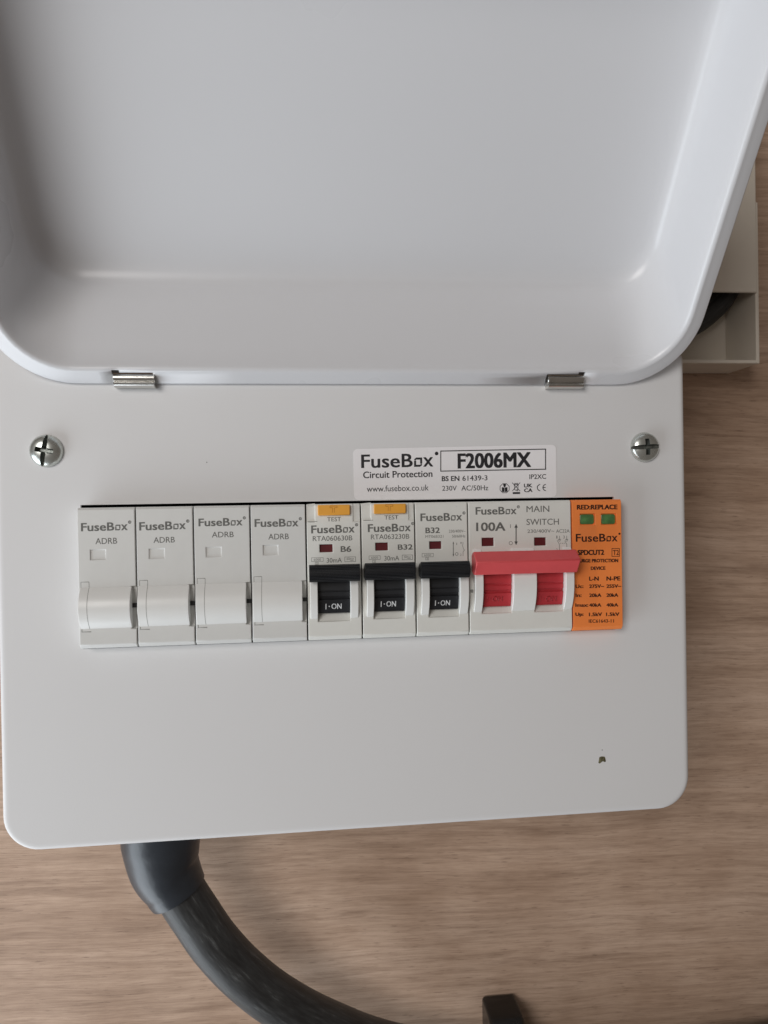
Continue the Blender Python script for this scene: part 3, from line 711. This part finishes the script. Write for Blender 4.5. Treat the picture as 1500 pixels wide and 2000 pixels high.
T('Up:', 1123.6, 1139.8, 1196.6, 1205.0, 1204.8, B); T('1.5kV', 1150.2, 1175.9, 1196.6, 1203.6, 1203.3, B); T('1.5kV', 1183.6, 1209.7, 1196.4, 1203.3, 1203, B)
T('IEC61643-11', 1149.8, 1199, 1209.8, 1216.4, 1216.0, 0.02); p.done('rating_print', 'print_brown', e)

# ------------------------------------------------------------------ things on the wall
# trunking at the right
TF = -70.0
tr = empty('cable_trunking', 'grey-white plastic trunking with open lower end, right of the fuse box', 'trunking', (*pm(1410, 710, TF), WALL))
ru, rb = pm(1484, 700, TF)[0], pm(1410, 709.5, TF)[1]
tv = pm(1486, 395, TF)[1]; lu = ru-60; th = 1.7
bm = bmesh.new()
box(bm, ru-th, ru, rb, tv, WALL+0.1, TF); box(bm, lu, ru-th, rb, rb+th, WALL+0.1, TF); box(bm, lu, lu+th, rb+th, tv+120, WALL+0.1, TF)
box(bm, lu+th, ru-th, rb+th, tv+120, WALL+0.1, WALL+1.2); box(bm, ru-th-2.0, ru-2.0, tv, tv+120, WALL+0.1, TF)
obj('channel', bm, 'trunk', tr, bevel=0.35)
cv = pm(1440, 570.5, TF+1)[1]; cu = pm(1477.5, 450, TF+1)[0]
bm = bmesh.new(); box(bm, lu+0.4, cu, cv, tv+120, TF-0.6, TF+1.0); obj('cover_strip', bm, 'trunk', tr, bevel=0.4)

def tube(bm, pts, rads, n=24, sub=10):
    """smooth tube through (u, v, w) points, with uv along and around it"""
    P3 = [Vector(p) for p in pts]; Q, Rr = [], []
    for i in range(len(P3)-1):
        p0, p1, p2, p3 = P3[max(i-1, 0)], P3[i], P3[i+1], P3[min(i+2, len(P3)-1)]
        for k in range(sub):
            t = k/sub
            Q.append(0.5*((2*p1)+(p2-p0)*t+(2*p0-5*p1+4*p2-p3)*t*t+(3*p1-p0-3*p2+p3)*t**3)); Rr.append(rads[i]*(1-t)+rads[i+1]*t)
    Q.append(P3[-1]); Rr.append(rads[-1])
    rings = []; ref = Vector((0, 0, 1))
    for i, q in enumerate(Q):
        d = (Q[min(i+1, len(Q)-1)]-Q[max(i-1, 0)]).normalized(); a = ref-d*ref.dot(d)
        a = a.normalized() if a.length > 1e-4 else Vector((1, 0, 0)); b = d.cross(a)
        rings.append([q+a*Rr[i]*math.cos(2*math.pi*k/n)+b*Rr[i]*math.sin(2*math.pi*k/n) for k in range(n)])
    vs = loft(bm, rings, cap0=True, cap1=True)
    uv = bm.loops.layers.uv.verify(); L = [0]
    for a, b in zip(Q, Q[1:]): L.append(L[-1]+(b-a).length/100)
    idx = {v: (i, k) for i, r in enumerate(vs) for k, v in enumerate(r)}
    for f in bm.faces:
        ks = [idx[l.vert][1] for l in f.loops]; wrap = max(ks)-min(ks) > n/2
        for l in f.loops:
            i, k = idx[l.vert]; kk = k+n if wrap and k < n/2 else k
            l[uv].uv = (kk/n*0.7, L[i])
    return rings
def pw(x, y, w): return (*pm(x, y, w), w)

ic = empty('inner_cable', 'black cable curving inside the open end of the trunking', 'cable', pw(1380, 640, -84))
bm = bmesh.new(); tube(bm, [pw(1250, 640, -84), pw(1330, 640, -84), pw(1385, 608, -84), pw(1420, 560, -83), pw(1430, 480, -83)], [6.0]*5, 16); obj('sheath', bm, 'cable', ic, smooth=60)
bm = bmesh.new(); tube(bm, [pw(1300, 600, -88), pw(1370, 590, -88), pw(1408, 560, -87), pw(1416, 480, -87)], [5.0]*4, 14); obj('added_dark_cable', bm, 'black', ic, smooth=60)  # second cable added to blacken the opening where shade lies

# big cable at the bottom
cw = -55.0
cb = empty('supply_cable', 'thick black cable curving out from under the fuse box', 'cable', pw(318, 1650, cw))
path = [(316, 1560, -58), (317, 1640, -57), (330, 1700, -57), (356, 1747, -57), (384, 1790, -57), (420, 1842, -57), (474, 1900, -58), (545, 1955, -60), (640, 2005, -64), (770, 2050, -70), (980, 2082, -76), (1220, 2084, -79), (1500, 2050, -81), (1800, 2018, -83), (2600, 2000, -84), (4600, 1980, -84)]
rad = [9.9]*len(path)
bm = bmesh.new(); tube(bm, [pw(*q) for q in path], rad, 32, 10); obj('sheath', bm, 'cable', cb, smooth=60)
gp = [(314, 1590, -57), (315, 1640, -57), (322, 1690, -57), (340, 1727, -57), (349, 1743, -57)]
bm = bmesh.new(); rg = tube(bm, [pw(*q) for q in gp], [16.0, 15.6, 13.9, 12.1, 11.6], 32, 8)
# the sleeve's end is cut a little unevenly
obj('heat_shrink_sleeve', bm, 'rubber', cb, smooth=60)

# cable clip
cl = empty('cable_clip', 'black plastic saddle clip holding the cable at the lower edge', 'cable clip', pw(983, 2000, WALL))
def cpt(x, y, w): return pm(x, y, w)
u0c, vt = pm(945, 1957, -90); u1c = pm(1010, 1957, -90)[0]
bm = bmesh.new()
prism(bm, [(vt-60, WALL+0.1), (vt-60, -66), (vt-14, -67), (vt-8.5, -69), (vt-5.2, -73), (vt-1.2, -78), (vt-0.2, -82), (vt, -88), (vt, WALL+0.1)], u0c, u1c)
obj('saddle', bm, 'clip', cl, bevel=1.7, seg=4)
bm = bmesh.new()
for k in range(3): box(bm, u0c+3.4+k*2.9, u0c+5.2+k*2.9, vt-4.2, vt-2.6, -79, -74.4+0.3*k)
box(bm, u1c-0.2, u1c+1.6, vt-60, vt-6.0, WALL+0.1, -79); obj('foot', bm, 'clip', cl, bevel=0.4)
